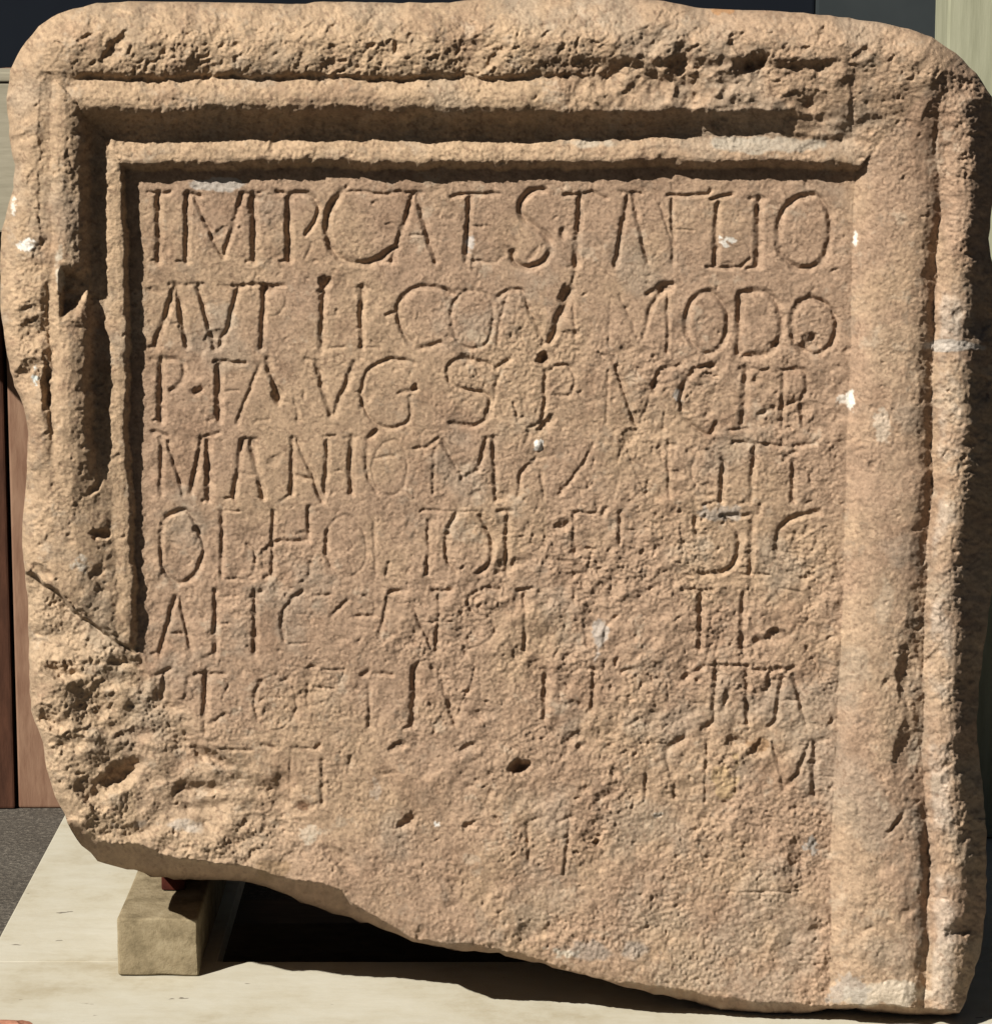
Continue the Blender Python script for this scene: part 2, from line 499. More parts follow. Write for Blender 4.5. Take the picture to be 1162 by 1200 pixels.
# single holes, chips and cracks that can be picked out in the photograph: x, y, rx, ry, angle, depth
for c in [(609, 899, 14, 10, -0.5, 24), (636, 422, 9, 8, 0, 15), (888, 72, 20, 15, -0.4, 22), (700, 990, 7, 6, 0, 8),
          (354, 945, 13, 9, -0.3, 4), (230, 625, 7, 7, 0, 6), (231, 457, 7, 6, -0.3, 5), (488, 454, 6, 6, 0, 6),
          (375, 876, 6, 5, 0, 5), (70, 786, 28, 12, 0.15, 22), (50, 672, 16, 9, 0.6, 10), (118, 624, 12, 7, 0, 10),
          (140, 910, 40, 18, -0.6, 22), (62, 842, 24, 15, 0.5, 15), (250, 888, 34, 9, 0.45, 13), (232, 923, 40, 8, 0.05, 8),
          (108, 930, 28, 16, 0.6, 16), (85, 870, 26, 10, 0.2, 8), (160, 860, 30, 8, -0.2, 7), (890, 876, 17, 12, -0.5, 9), (860, 870, 13, 9, -0.2, 6), (477, 962, 15, 7, -0.7, 8), (548, 965, 8, 5, -0.4, 5),
          (935, 1000, 12, 22, 0.1, 6), (910, 745, 14, 10, -0.2, 7), (890, 752, 9, 7, 0, 5), (780, 340, 13, 9, -0.5, 8),
          (325, 462, 10, 12, 0.2, 8), (660, 345, 8, 14, 0.35, 7), (640, 498, 18, 7, -0.6, 6), (380, 330, 10, 9, -0.4, 6),
          (313, 338, 9, 7, 0, 6), (948, 400, 12, 15, 0.5, 7), (738, 512, 14, 8, -0.7, 5), (545, 420, 10, 8, 0.3, 4),
          (1098, 128, 14, 30, 0.5, 4), (1120, 100, 24, 14, 0.6, 6), (1000, 120, 8, 50, 0.03, 2), (1020, 145, 18, 12, -0.3, 5),
          (936, 122, 34, 18, -0.35, 5), (805, 112, 16, 26, 0.2, 7), (846, 125, 14, 30, 0.4, 6), (870, 52, 22, 14, 0.7, 9),
          (1150, 375, 14, 22, 0.2, 22), (1152, 455, 14, 18, 0, 20), (1148, 900, 12, 24, 0, 14), (1125, 1090, 26, 14, -0.4, 14),
          (1050, 965, 22, 5, -0.9, 7), (1060, 880, 15, 40, 0.1, 8), (1062, 790, 13, 36, 0, 9), (35, 440, 18, 22, 0, 12), (54, 452, 7, 34, 0.02, 18),
          (42, 390, 22, 20, 0.4, 8), (135, 55, 26, 8, -0.9, 8), (560, 60, 46, 26, -0.6, 10),
          (700, 70, 30, 30, 0, 5), (455, 60, 26, 14, -0.5, 6), (760, 50, 26, 20, -0.6, 7), (800, 70, 18, 22, 0.2, 8),
          (620, 1095, 22, 14, -0.8, 5), (640, 1090, 12, 7, -0.8, 5), (395, 1005, 30, 10, 0.6, 7), (150, 760, 3, 3, 0, 1),
          (720, 905, 7, 9, 0.3, 5), (712, 930, 20, 8, -0.6, 5), (466, 876, 11, 7, -0.3, 5), (548, 878, 12, 5, -0.6, 5), (680, 872, 8, 5, -0.4, 4),
          (572, 930, 6, 5, 0, 4), (453, 905, 14, 5, 0, 3), (62, 1010, 4, 4, 0, 1), (605, 660, 16, 9, -0.5, 4), (660, 615, 16, 9, -0.6, 5)]:
    dent(*c)
# diagonal crack at the end of the left rail
d = seg_dist(WXn, WYn, [(50, 660), (72, 690), (90, 714), (118, 735), (140, 750), (158, 760)])
H -= 8 * np.clip(1 - d / 6, 0, 1) * sstep(60, 95, X)
# right edge of the top band: groove line scored over the frame
d = seg_dist(WXn, WYn, [(998, 60), (1000, 160)])
H -= 1.5 * np.clip(1 - d / 4, 0, 1)

# ------------------------------------------------------------------ the carved letters (strokes read off the photograph)
# each crop: origin in the photograph and enlargement; each letter: strokes "width strength points", ~ = smooth curve
CROPS = {
 'A': (150, 200, 3.873), 'B': (430, 200, 3.873), 'D': (710, 200, 3.873),
 'E': (150, 400, 3.873), 'F': (430, 400, 3.873), 'G': (710, 400, 3.873),
 'H': (150, 580, 3.873), 'I': (430, 580, 3.873), 'J': (710, 580, 3.873),
 'K': (150, 760, 3.873), 'L': (430, 760, 3.873), 'M': (710, 760, 3.873), 'N': (580, 920, 2.767)}
LET = '''
A I : 10 1 140,100 138,410 | 5 .9 90,96 140,106 188,98 | 5 .8 112,408 150,408
A M : 9 1 270,104 264,412 | 7 .9 262,108 325,112 | 7 1 300,120 430,392 | 8 1 522,106 434,390 | 11 1 565,106 580,410 | 5 .9 515,102 600,102 | 5 .8 225,412 280,412 | 5 .8 540,410 597,410
A P : 11 1 732,115 730,405 | 6 .9 675,93 735,104 822,100 | ~7 .9 760,100 830,112 862,170 845,235 812,285 | 4 .4 835,325 805,400 | 5 .8 690,412 738,406
A C : ~6 .8 990,76 950,118 | ~11 1 965,95 918,170 905,260 925,350 985,405 1065,418 1140,398 1220,345 | ~5 .8 980,95 1060,94 1160,104 1240,100 1290,140
B A : 8 1 208,108 112,410 | 9 1 226,110 312,410 | 3 .6 195,293 275,293 | 5 .9 180,100 245,97 | 5 .7 80,412 130,412
B E : 9 1 464,122 450,405 | 5 1 380,120 415,110 600,103 | 4 .35 460,250 560,250 | 4 .9 455,410 590,413 605,393
B S : ~10 1 800,84 735,98 698,150 706,208 762,255 816,300 832,350 812,400 760,432 700,434 668,410 662,370
B dot : 10 .8 890,275 888,300
B T : 10 1 966,110 948,430 | 6 .9 900,108 965,112 1020,96 1085,122 | 4 .5 915,435 955,430
D A : 8 .9 102,108 40,430 | 8 .9 120,112 186,410 | 5 .8 75,100 158,104
D E : 7 .7 303,130 303,420 | 6 .9 285,112 400,114 460,104 472,88 | 3 .7 310,268 395,268 | 5 .5 245,150 300,330
D L : 9 1 508,150 498,425 | 6 .9 475,130 570,108 | 5 .9 460,434 560,440 610,436 655,400
D I : 12 1 694,130 690,430 | 6 .8 655,128 720,124 | 5 .8 640,445 700,436
D O : ~9 1 965,122 905,112 850,135 802,190 780,270 790,370 850,432 920,440 980,405 1012,320 1020,240 1005,180 965,122
A A : 9 1 214,520 125,800 | 10 1 218,520 268,798 | 3 .6 195,693 240,690 | 5 .8 190,518 235,515 | 5 .8 100,802 150,798
A V : 9 1 322,520 394,805 | 8 .9 500,530 458,700 408,803 | 5 .9 270,515 345,515 | 5 .9 480,524 570,516
A R : 9 .9 622,525 612,690 608,800 | 6 .7 570,514 640,520 710,522 | ~5 .25 650,522 715,570 690,650 630,665 | 5 .25 640,670 730,800
A E : 11 .9 888,530 882,800 | 8 .9 915,495 870,550 | 4 .8 915,805 980,802 | 4 .25 905,660 960,660
A L : 9 .9 1063,530 1060,800 | 6 .5 1040,535 1090,532 | 4 .3 1060,805 1140,800
B C : ~8 .85 390,560 345,536 240,524 172,560 140,625 152,700 190,770 245,802 335,780 | 6 .7 85,655 145,640
B O : ~6 .5 470,540 420,565 384,640 390,740 440,800 520,800 562,740 572,640 540,560 470,540 | ~7 .8 384,640 386,680 402,755
B M : 5 .4 640,560 600,690 590,790 | 6 .8 590,575 640,540 702,538 | 8 1 700,545 805,782 | 12 1 925,545 828,775 | 6 .5 945,460 930,540 | 6 .35 930,560 945,790
D M : 5 .3 20,580 8,800 | 6 .35 60,560 150,770 | 8 .6 250,540 205,620 165,760 | 9 .8 190,558 265,512 | 6 .75 280,560 278,820
D O : ~9 .9 460,548 395,585 362,680 385,770 450,830 520,800 552,700 530,600 460,548
D D : 11 1 608,560 600,830 | ~10 1 610,556 700,545 765,590 800,690 780,775 720,832 618,842
D O : ~9 .9 930,580 870,610 842,700 870,800 945,835 1020,790 1045,700 1010,620 930,580 | 10 .8 870,600 925,570
E P : 11 1 153,80 148,360 | 6 .9 105,76 175,78 | ~8 .9 175,80 225,82 256,120 247,175 200,222 | 4 .8 115,362 158,358
E dot : 11 .7 300,228 322,222
E F : 11 1 415,108 410,355 | 6 1 395,90 530,96 | 4 .4 430,230 500,226 | 5 .7 360,362 412,350
E A : 6 .6 600,100 540,250 498,370 | 9 .8 630,80 690,265 | 7 .7 755,275 777,358 | 4 .5 570,366 640,356 | 5 .5 700,265 760,300
E V : 9 1 857,92 922,330 | 5 .9 805,80 870,92 | 8 1 1027,98 932,330
F G : ~6 .8 215,98 110,80 30,112 -20,185 -15,290 40,370 120,392 190,352 195,250 | 6 .6 140,236 222,218
F S : ~7 .8 560,105 475,84 400,90 364,140 384,195 450,222 540,240 556,290 540,352 480,388 380,372
F A : 6 .5 620,100 585,200 560,340 | 5 .6 665,280 690,362 | 8 .7 590,120 640,85
F R : 7 .8 808,130 806,240 800,362 | ~6 .55 820,130 900,110 946,170 922,236 860,246 | 6 .7 735,395 802,364 | 5 .25 870,250 930,370
G M : 6 .4 10,130 2,370 | 6 1 45,115 132,378 | 9 .7 237,145 212,230 | 4 .3 212,230 150,375 | 6 .6 265,320 260,400 | 6 .8 245,128 330,108
G G : ~8 .85 485,110 412,124 362,180 340,245 352,330 400,392 465,425 500,370
G E : 10 .9 638,125 616,372 | 5 .7 608,120 740,132 | 7 .7 655,190 690,170 | 7 .6 690,332 765,300 | 5 .6 560,400 640,400
G R : 8 .8 805,140 800,400 | ~8 .8 840,128 895,134 916,200 884,264 830,282 | 10 .8 885,292 896,382 | 6 .7 780,140 880,122
E M : 8 .8 150,430 150,560 152,700 | 8 .8 115,413 175,428 | 7 1 180,455 256,692 | 8 .9 337,440 286,684 | 6 1 335,438 410,415 | 11 1 362,450 368,712 | 5 .7 340,722 378,702
E A : 9 1 520,450 478,710 | 9 1 556,450 617,706 | 4 .8 510,602 585,602 | 5 .8 525,440 578,440 | 5 .7 440,716 480,710
E N : 8 1 747,440 744,690 | 7 1 767,448 835,602 880,722 | 8 .9 902,448 896,684 | 5 .8 890,434 940,430 | 6 .9 755,608 832,628 | 5 .7 695,724 745,690
E I : 9 .9 1014,436 1012,692 | 6 .6 990,440 1035,436
E C : 9 .8 1125,410 1085,445 | 6 .6 1088,450 1078,530 1092,630 1130,690
F O : ~5 .3 110,450 50,490 20,570 50,670 110,700 165,660 185,570 160,480 110,450 | 5 .5 30,530 125,520
F M : 6 .6 215,488 270,480 330,436 | 5 .6 307,490 298,690 | 8 .9 345,450 432,620 | 8 .8 538,446 505,580 450,618 | 8 .9 574,440 588,710 | 5 .7 525,440 582,440
F A : 7 .7 770,530 695,600 688,706 | 6 .6 783,590 803,700 | 7 .6 735,410 720,460
F X : 6 .6 1025,465 980,560 870,695 | 5 .3 910,480 1000,640
G I : 6 .6 280,450 285,705 | 8 .5 245,470 255,540
G M : 5 .4 75,480 50,540 | 6 .4 190,630 182,700 | 5 .3 100,500 180,690
G O : ~5 .3 420,500 390,600 430,690 500,690 530,600 490,510 420,500
G I : 10 .8 530,540 522,722 | 5 .6 440,742 520,726
G T : 8 .8 674,470 655,725 | 5 .8 580,460 680,468 820,478 | 5 .6 600,737 660,726 | 7 .6 690,770 700,745
G B : 8 .8 852,540 846,725 | 8 .7 820,520 860,500 | 6 .8 855,474 940,466 970,440 | 7 .6 800,470 805,440 | 6 .6 930,600 930,645
H Q : ~7 .8 270,70 210,80 165,110 148,200 160,330 230,400 310,350 345,240 310,140 270,70 | ~8 .6 345,240 335,310 308,356
H B : 7 .9 427,80 427,372 | 3 .7 415,75 512,75 | ~5 .8 430,377 530,381 570,345 578,260 540,225
H H : 7 .9 658,75 656,365 | 6 1 662,208 822,208 | 6 .9 820,55 820,208 | 7 .8 828,310 822,362 | 5 .7 620,376 668,360
H C : ~7 .8 905,170 900,250 925,335 | ~4 .35 925,335 990,372 1060,330 1080,220 1040,120 980,90 920,130 905,170
I R : 6 .6 98,310 86,362 | 5 .3 30,110 40,360
I I : 6 .7 282,120 272,360 | 5 .7 245,70 310,74
I O : ~7 .9 405,84 374,145 360,215 368,290 402,345 | ~8 .9 515,95 555,170 572,240 550,315 500,355 | 2.5 .6 290,73 530,75
I N : 8 .8 637,95 632,362 | 5 .9 595,72 655,72 | 9 .6 585,352 632,345 | 7 .5 605,300 615,320 | 6 .4 700,245 745,216
I E : 6 .9 938,84 936,272 | 4 .9 930,82 1062,82 | 9 .7 1065,90 1082,65 | 6 .7 820,285 920,302 | 3 .8 930,356 1000,356
I stroke : 9 .5 880,150 910,132
I M : 6 .6 1020,262 998,356 | 5 .4 1025,260 1060,350
J I : 7 .7 67,78 60,215
J stroke : 4 .4 340,150 350,290
J D : 8 .8 405,105 408,185 | 8 .7 525,102 600,88 | ~9 1 540,105 588,150 602,230 580,310 520,352 430,363 | 5 .4 350,200 390,360
J I : 9 1 666,92 654,356 | 7 .8 600,97 695,88 | 4 .8 610,362 742,362
J C : ~9 1 965,75 880,94 812,130 782,190 776,290 | ~5 .5 776,290 805,340 870,374 930,372 955,345
J stroke : ~7 .5 955,215 945,245 915,275
H A : 8 .9 216,466 142,722 | 6 .8 235,475 286,692 | 4 .7 170,632 250,628 | 5 .8 110,723 152,716
H E : 9 1 398,436 396,726 | 4 .8 395,460 490,460 | 4 .5 410,585 450,585 | 5 .7 345,737 400,720
H I : 9 1 577,440 575,712 | 8 .7 562,458 600,438 | 6 .6 545,688 560,700
H G : ~6 .8 795,436 712,508 700,580 706,655 | 3 .7 735,672 820,672 | 5 .7 840,456 915,454 | 3 .4 760,545 830,545 830,600
H S : 6 .6 1000,478 918,548 | 5 .7 1028,556 1112,545 | ~4 .3 1050,450 1110,480 1115,530
I N : 7 .8 105,445 182,430 | 6 .5 95,470 58,650 | 7 .7 198,490 250,600 290,685 | 7 .8 327,440 316,702 | 7 .8 303,438 385,430 | 2.5 .6 230,575 385,575 | 9 .6 90,652 130,630
I S : ~6 .8 600,430 520,428 460,470 470,522 545,562 | ~5 .4 545,562 582,620 520,685 440,702 | 8 .8 490,475 505,462 | 6 .7 438,690 445,722
I I : 7 .8 717,446 716,706 | 6 .7 688,438 748,424
I stroke : 5 .5 935,425 940,485
I stroke : 5 .5 890,640 850,742
I stroke : 6 .6 988,580 1000,680
I V : 6 .5 1140,540 1090,592 1070,690
J T : 5 .9 345,428 485,436 | 9 1 434,440 424,692
J I : 9 1 623,438 617,692 | 4 .8 600,430 642,432
J stroke : 7 .5 755,465 715,505
J stroke : 6 .5 712,685 706,745
J stroke : 5 .4 790,430 880,440
K P : 8 .9 164,108 156,224 | 7 .8 130,118 192,94 | 6 .5 275,130 262,215
K R : 10 1 354,112 350,376 | 5 1 305,115 440,118 | ~4 .4 400,122 455,160 430,225 | 6 .6 395,328 442,298
K O : ~7 .9 603,148 576,235 590,315 | ~4 .4 590,315 650,372 730,340 765,250 740,160 670,120 603,148
K C : 6 .5 815,165 818,265 | 4 .7 845,180 932,182 | 3 .6 880,100 985,96 960,160
K T : 7 .8 1097,170 1095,345 | 5 .8 1110,118 1200,116 | 9 .7 1065,120 1090,98
L I : 10 1 214,90 210,350 | 6 .8 175,364 215,348 | 7 .8 205,92 236,66
L V : 8 .9 325,100 402,342 | 7 .7 300,92 330,90 | 5 .6 495,92 408,315
L T : 9 .9 814,95 806,315 | 4 .9 788,92 870,90
L H : 7 .9 1033,96 1020,280 | 5 .9 955,94 1033,92 | 3 .5 850,222 905,216 905,160
M E : 7 .8 72,106 132,92 | 6 .4 100,130 116,280 | 7 .5 100,350 145,325
M F : 5 .4 270,140 282,225 | 7 .6 290,120 305,140
M A : 8 .9 445,82 355,132 | 8 1 499,80 488,330 440,362 | 3 .8 375,248 458,245
M I : 5 .9 470,78 640,76 | 8 1 640,78 642,338 | 8 .5 558,195 532,280
M P : 7 .8 742,106 736,180 712,198 | 6 .9 665,96 850,94 | 10 .8 825,98 852,90
M A : 8 .9 802,130 772,320 738,358 | 9 1 853,115 908,345 | 3 .8 800,238 872,235 | 5 .6 905,340 965,352
K T : 4 .7 405,462 560,460 | 7 .6 615,440 660,456 | 5 .5 738,460 735,665
K H : 4 .8 740,453 852,456 | 7 .7 883,510 886,702
K I : 6 .5 1010,495 1000,560
M A : 3 .8 160,430 272,430 | 10 .8 275,455 352,408 | 8 .6 272,480 318,672 | 6 .7 180,575 176,692 120,722
M I : 5 .7 458,420 446,695
M B : 6 .5 590,560 585,655 | 7 .5 520,520 545,490
M M : 7 .9 758,430 810,640 | 8 1 922,428 872,570 814,622 | 9 1 943,428 942,672 | 5 .8 895,426 1010,412 | 5 .7 895,677 948,664 | 3 .7 950,582 1025,580
N N : 6 .8 109,125 105,252 | 6 .7 103,128 130,114 | 6 .7 205,124 246,104 | 6 .7 243,108 236,190 224,292
N I : 3 .7 755,350 990,345 | 8 .5 990,225 996,325
'''


def smooth(pts, n=7):
    p = [pts[0]] + pts + [pts[-1]]
    if pts[0] == pts[-1]:
        p[0], p[-1] = pts[-2], pts[1]
    out = []
    for i in range(1, len(p) - 2):
        a, b_, c_, d_ = [np.array(q, float) for q in p[i - 1:i + 3]]
        for k in range(n):
            t = k / n
            out.append(tuple(0.5 * (2 * b_ + (c_ - a) * t + (2 * a - 5 * b_ + 4 * c_ - d_) * t * t + (3 * b_ - a - 3 * c_ + d_) * t ** 3)))
    out.append(tuple(p[-2]))
    return out


LX = X + 0.8 * fbm(16, 2, 31) + 0.45 * fbm(5, 1, 33)
LY = Y + 0.8 * fbm(16, 2, 32) + 0.45 * fbm(5, 1, 34)
WEAR = np.clip(1.0 + 0.5 * fbm(22, 3, 35), 0.35, 1.2)
CARVE = np.zeros_like(X)
LID = np.full(X.shape, -1, np.int32)
letters = []
for line in LET.strip().splitlines():
    head, body = line.split(' : ')
    crop, nm = head.split()
    ox, oy, k = CROPS[crop]
    lid = len(letters)
    letters.append(nm)
    for stt in body.split('|'):
        stt = stt.strip()
        curve = stt.startswith('~')
        f = stt.lstrip('~').split()
        wd, s = float(f[0]), float(f[1])
        pts = [tuple(float(q) for q in t.split(',')) for t in f[2:]]
        pts = [(ox + x / k, oy + y / k) for x, y in pts]
        if curve: pts = smooth(pts)
        s = s ** 0.65
        hw = (wd * 0.51 + 1.0) * (0.72 + 0.28 * s)
        xs_, ys_ = [q[0] for q in pts], [q[1] for q in pts]
        i0, i1 = np.searchsorted(gx, [min(xs_) - 12, max(xs_) + 12])
        j0, j1 = np.searchsorted(gy, [min(ys_) - 12, max(ys_) + 12])
        d = seg_dist(LX[j0:j1, i0:i1], LY[j0:j1, i0:i1], pts)
        q = np.clip(1 - d / hw, 0, 1)
        depth = hw * 1.02 * s * (0.65 * q + 0.35 * q * q * (3 - 2 * q)) * WEAR[j0:j1, i0:i1]
        sub, lsub = CARVE[j0:j1, i0:i1], LID[j0:j1, i0:i1]
        m_ = depth > sub
        lsub[m_ & (depth > 0.5)] = lid
        np.maximum(sub, depth, out=sub)
H = H - CARVE

# ------------------------------------------------------------------ roll the edges back to the outline
R = 44 - 18 * sstep(70, 230, Y) - 10 * sstep(1000, 1120, X) * (1 - sstep(70, 230, Y))
R = R * (1 + 0.2 * fbm(50, 2, 36))
t = np.clip(1 - SD / R, 0, 1)
H = H - R * 1.05 * (1 - np.sqrt(np.clip(1 - t * t, 0, 1))) * np.where(Y > 960, 0.35, 1)
# the broken underside: below the break line the surface runs back under the stone
brk = poly_y([(40, 930), (79, 957), (96, 968), (114, 976), (165, 986), (207, 998), (262, 1007), (296, 1010), (344, 1028), (380, 1030), (401, 1040),
              (414, 1060), (449, 1080), (487, 1101), (552, 1108), (621, 1120), (690, 1148), (783, 1158), (831, 1167), (900, 1177),
              (968, 1178), (1003, 1176), (1060, 1182), (1130, 1184), (1180, 1186)], X) + 6 * sstep(90, 130, X) * (1 - sstep(380, 420, X)) + 3.6 * fbm(30, 4, 37, 0.65)
sil = poly_y([(p[0], p[1]) for p in sorted([q for q in OUT if q[1] > 900 and not (q[0] > 1124) and not (q[0] < 79)])], X)
back = poly_y([(70, 6), (83, 30), (96, 80), (114, 142), (138, 200), (170, 250), (400, 255), (460, 190), (520, 60), (700, 40), (820, 60), (900, 90), (1000, 45), (1130, 40)], X)
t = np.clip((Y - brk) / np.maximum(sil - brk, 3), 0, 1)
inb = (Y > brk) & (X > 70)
H = np.where(inb, H * (1 - t) - back * (0.15 * t + 0.85 * t ** 1.25) + 6 * fbm(18, 4, 38, 0.65) * t, H)

# ------------------------------------------------------------------ weathering colours: patches, iron stains, lime, crust, plus painted underside shade (a tint for every point)
def srgb(r, g, b_):
    c = np.array([r, g, b_]) / 255.0
    return np.where(c < 0.04045, c / 12.92, ((c + 0.055) / 1.055) ** 2.4)


base = np.array([0.424, 0.292, 0.202])
yellow = np.array([0.490, 0.350, 0.228])
pale = np.array([0.50, 0.37, 0.25])
greyc = np.array([0.36, 0.31, 0.25])
brown = np.array([0.30, 0.19, 0.125])
limec = np.array([0.72, 0.68, 0.62])
col = np.broadcast_to(base, X.shape + (3,)).copy()


def lay(col, c, m):
    m = np.clip(m, 0, 1)[..., None]
    return col * (1 - m) + np.asarray(c) * m


col = lay(col, yellow, 0.9 * (is_t * (1 - 0.5 * sstep(500, 900, X)) + is_l) + 0.6 * sstep(0.05, 0.9, fbm(130, 3, 41) + 0.35 * (X < 640)))
col = lay(col, pale, 0.5 * is_r * sstep(-0.2, 0.5, fbm(90, 3, 42)) + 0.55 * kb * fade)
col = lay(col, brown, 0.45 * sstep(0.25, 0.9, fbm(60, 4, 43)))
col = lay(col, greyc, 0.35 * sstep(0.3, 0.9, fbm(75, 4, 44) + 0.3 * sstep(600, 900, Y) * sstep(500, 800, X)))
col = lay(col, limec, 0.28 * sstep(5, 12, gw) * (1 - sstep(26, 40, gw)) * is_r * sstep(-0.1, 0.7, fbm(40, 4, 45) + 0.15) * sstep(240, 340, Y))
col = lay(col, (0.20, 0.18, 0.15), 0.55 * np.exp(-((gw + 9) / 12.0) ** 2) * is_r * sstep(-0.2, 0.6, fbm(34, 4, 46)) * sstep(560, 700, Y))  # patchy darker band along the outer groove, lower part of the right rail
# fine speckle of the sandstone grains
sp = fbm(3.6, 2, 47)
col = col * (1 + 0.15 * sp + 0.10 * fbm(9, 2, 48))[..., None]
col = lay(col, (0.25, 0.21, 0.165), 0.3 * sstep(0.45, 0.85, fbm(26, 5, 148, 0.7) + 0.25 * outer))
col = lay(col, (0.52, 0.42, 0.32), 0.5 * sstep(0.45, 0.9, fbm(30, 5, 149, 0.7)))
col = lay(col, brown * 0.75, 0.55 * sstep(0.55, 0.95, fbm(4.5, 2, 49)))
col = lay(col, brown, 0.45 * inb * sstep(0.05, 0.3, t))  # underside shade painted into the tint as a browner tone
# single lime spots and stains: x, y, rx, ry, colour, strength
for x, y, rx, ry, c, s in [(630, 522, 5, 8, (0.86, 0.84, 0.80), 1), (30, 288, 10, 7, (0.86, 0.83, 0.78), 1), (16, 240, 4, 14, (0.8, 0.76, 0.7), .9),
                           (1002, 280, 4, 9, (0.85, 0.82, 0.76), 1), (996, 470, 5, 11, (0.85, 0.81, 0.74), 1), (988, 466, 9, 6, (0.75, 0.72, 0.66), .6),
                           (853, 282, 9, 6, (0.8, 0.77, 0.72), .9), (255, 216, 26, 7, (0.55, 0.51, 0.47), .8), (702, 745, 9, 26, (0.5, 0.45, 0.41), .8),
                           (552, 283, 6, 10, (0.6, 0.56, 0.53), .8), (565, 395, 14, 13, (0.55, 0.45, 0.34), .5), (40, 440, 4.5, 11, (0.62, 0.68, 0.68), 1),
                           (362, 978, 14, 9, (0.58, 0.49, 0.39), .7), (365, 985, 7, 5, (0.66, 0.58, 0.47), .7), (354, 945, 11, 6, (0.17, 0.08, 0.04), .75),
                           (888, 872, 22, 8, (0.33, 0.19, 0.09), .6), (853, 905, 14, 30, (0.55, 0.39, 0.21), .6), (650, 1116, 20, 8, (0.62, 0.55, 0.45), .9),
                           (715, 1112, 60, 14, (0.30, 0.28, 0.26), .5), (952, 990, 10, 10, (0.33, 0.33, 0.32), .7), (795, 466, 6, 10, (0.55, 0.53, 0.5), .7),
                           (846, 12, 16, 5, (0.50, 0.24, 0.08), .6), (1040, 1165, 50, 12, (0.72, 0.64, 0.53), .7), (1000, 1160, 22, 22, (0.42, 0.39, 0.36), .6),
                           (900, 169, 60, 9, (0.45, 0.42, 0.36), .6), (700, 168, 70, 8, (0.55, 0.5, 0.42), .6), (1110, 405, 40, 6, (0.6, 0.55, 0.5), .8),
                           (1035, 500, 10, 22, (0.62, 0.52, 0.42), .7), (1036, 700, 12, 30, (0.55, 0.44, 0.33), .5), (70, 305, 6, 30, (0.75, 0.68, 0.56), .7),
                           (512, 966, 3, 3, (0.85, 0.82, 0.78), 1), (440, 925, 8, 10, (0.5, 0.4, 0.32), .7), (770, 955, 6, 4, (0.62, 0.55, 0.47), .9), (850, 600, 24, 10, (0.42, 0.40, 0.38), .5),
                           (95, 662, 12, 10, (0.62, 0.56, 0.48), .7), (180, 968, 50, 10, (0.48, 0.43, 0.38), .7), (320, 1020, 30, 12, (0.3, 0.2, 0.11), .6)]:
    q = ((X - x) / rx) ** 2 + ((Y - y) / ry) ** 2
    q = q + 1.5 * fbm(max(rx, ry) * 0.9, 4, int(x + y), 0.7)
    col = lay(col, c, s * (1 - sstep(0.4, 1.1, q)))
lum = (col * np.array([0.3, 0.55, 0.15])).sum(-1, keepdims=True)
col = col * 0.95 + lum * np.array([1.03, 0.99, 0.90]) * 0.05
# lighter freshly worn pebble stands proud
q = ((X - 630) / 4.5) ** 2 + ((Y - 522) / 7.5) ** 2
H = H + 3.5 * np.sqrt(np.clip(1 - q, 0, 1))
q = ((X - 41) / 5.0) ** 2 + ((Y - 440) / 11.0) ** 2
H = H + 3.0 * np.sqrt(np.clip(1 - q, 0, 1))

# ------------------------------------------------------------------ grid to mesh
fin = inside[:-1, :-1].astype(int) + inside[1:, :-1] + inside[:-1, 1:] + inside[1:, 1:]
face_ok = fin >= 1
# vertices just outside move onto the outline
gyv, gxv = np.gradient(SD, ST)
gn = np.sqrt(gxv ** 2 + gyv ** 2) + 1e-6
mv = np.where(SD < 0, -SD, 0)
PX = X + gxv / gn * mv
PYY = Y + gyv / gn * mv

dx, dy, dz = [FWD[i] * F_PX + (PX - CX) * (1.0 if i == 0 else 0.0) + (CY - PYY) * UP[i] for i in range(3)]
YW = -H * MM
tt = (YW - CAM[1]) / dy
VX, VZ = CAM[0] + dx * tt, CAM[2] + dz * tt
VZ = np.maximum(VZ, BOARD_Z + 0.002)
V = np.stack([VX, YW + 0 * VX, VZ], -1).reshape(-1, 3)
idx = np.arange(NX * NY).reshape(NY, NX)
quads = np.stack([idx[:-1, :-1], idx[1:, :-1], idx[1:, 1:], idx[:-1, 1:]], -1)[face_ok]
# smooth normals over the whole relief, shared by all its parts
fn = np.cross(V[quads[:, 2]] - V[quads[:, 0]], V[quads[:, 3]] - V[quads[:, 1]])
VN = np.zeros_like(V)
for c in range(4):
    for a in range(3):
        VN[:, a] += np.bincount(quads[:, c], weights=fn[:, a], minlength=len(V))
VN /= np.linalg.norm(VN, axis=1, keepdims=True) + 1e-12
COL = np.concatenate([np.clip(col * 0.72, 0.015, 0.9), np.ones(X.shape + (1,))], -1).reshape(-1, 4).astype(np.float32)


def np_mesh(name, q, verts=V, normals=VN, colors=COL):
    used, inv = np.unique(q.ravel(), return_inverse=True)
    me = bpy.data.meshes.new(name)
    nq = len(q)
    me.vertices.add(len(used))
    me.vertices.foreach_set('co', verts[used].astype(np.float32).ravel())
    me.loops.add(nq * 4)
    me.loops.foreach_set('vertex_index', inv.astype(np.int32).ravel())
    me.polygons.add(nq)
    me.polygons.foreach_set('loop_start', np.arange(0, nq * 4, 4, dtype=np.int32))
    me.update(calc_edges=True)
    me.polygons.foreach_set('use_smooth', np.ones(nq, bool))
    ca = me.color_attributes.new('stone_tint', 'FLOAT_COLOR', 'POINT')
    ca.data.foreach_set('color', colors[used].ravel())
    if normals is not None:
        me.normals_split_custom_set_from_vertices(normals[used].astype(np.float32))
    return me


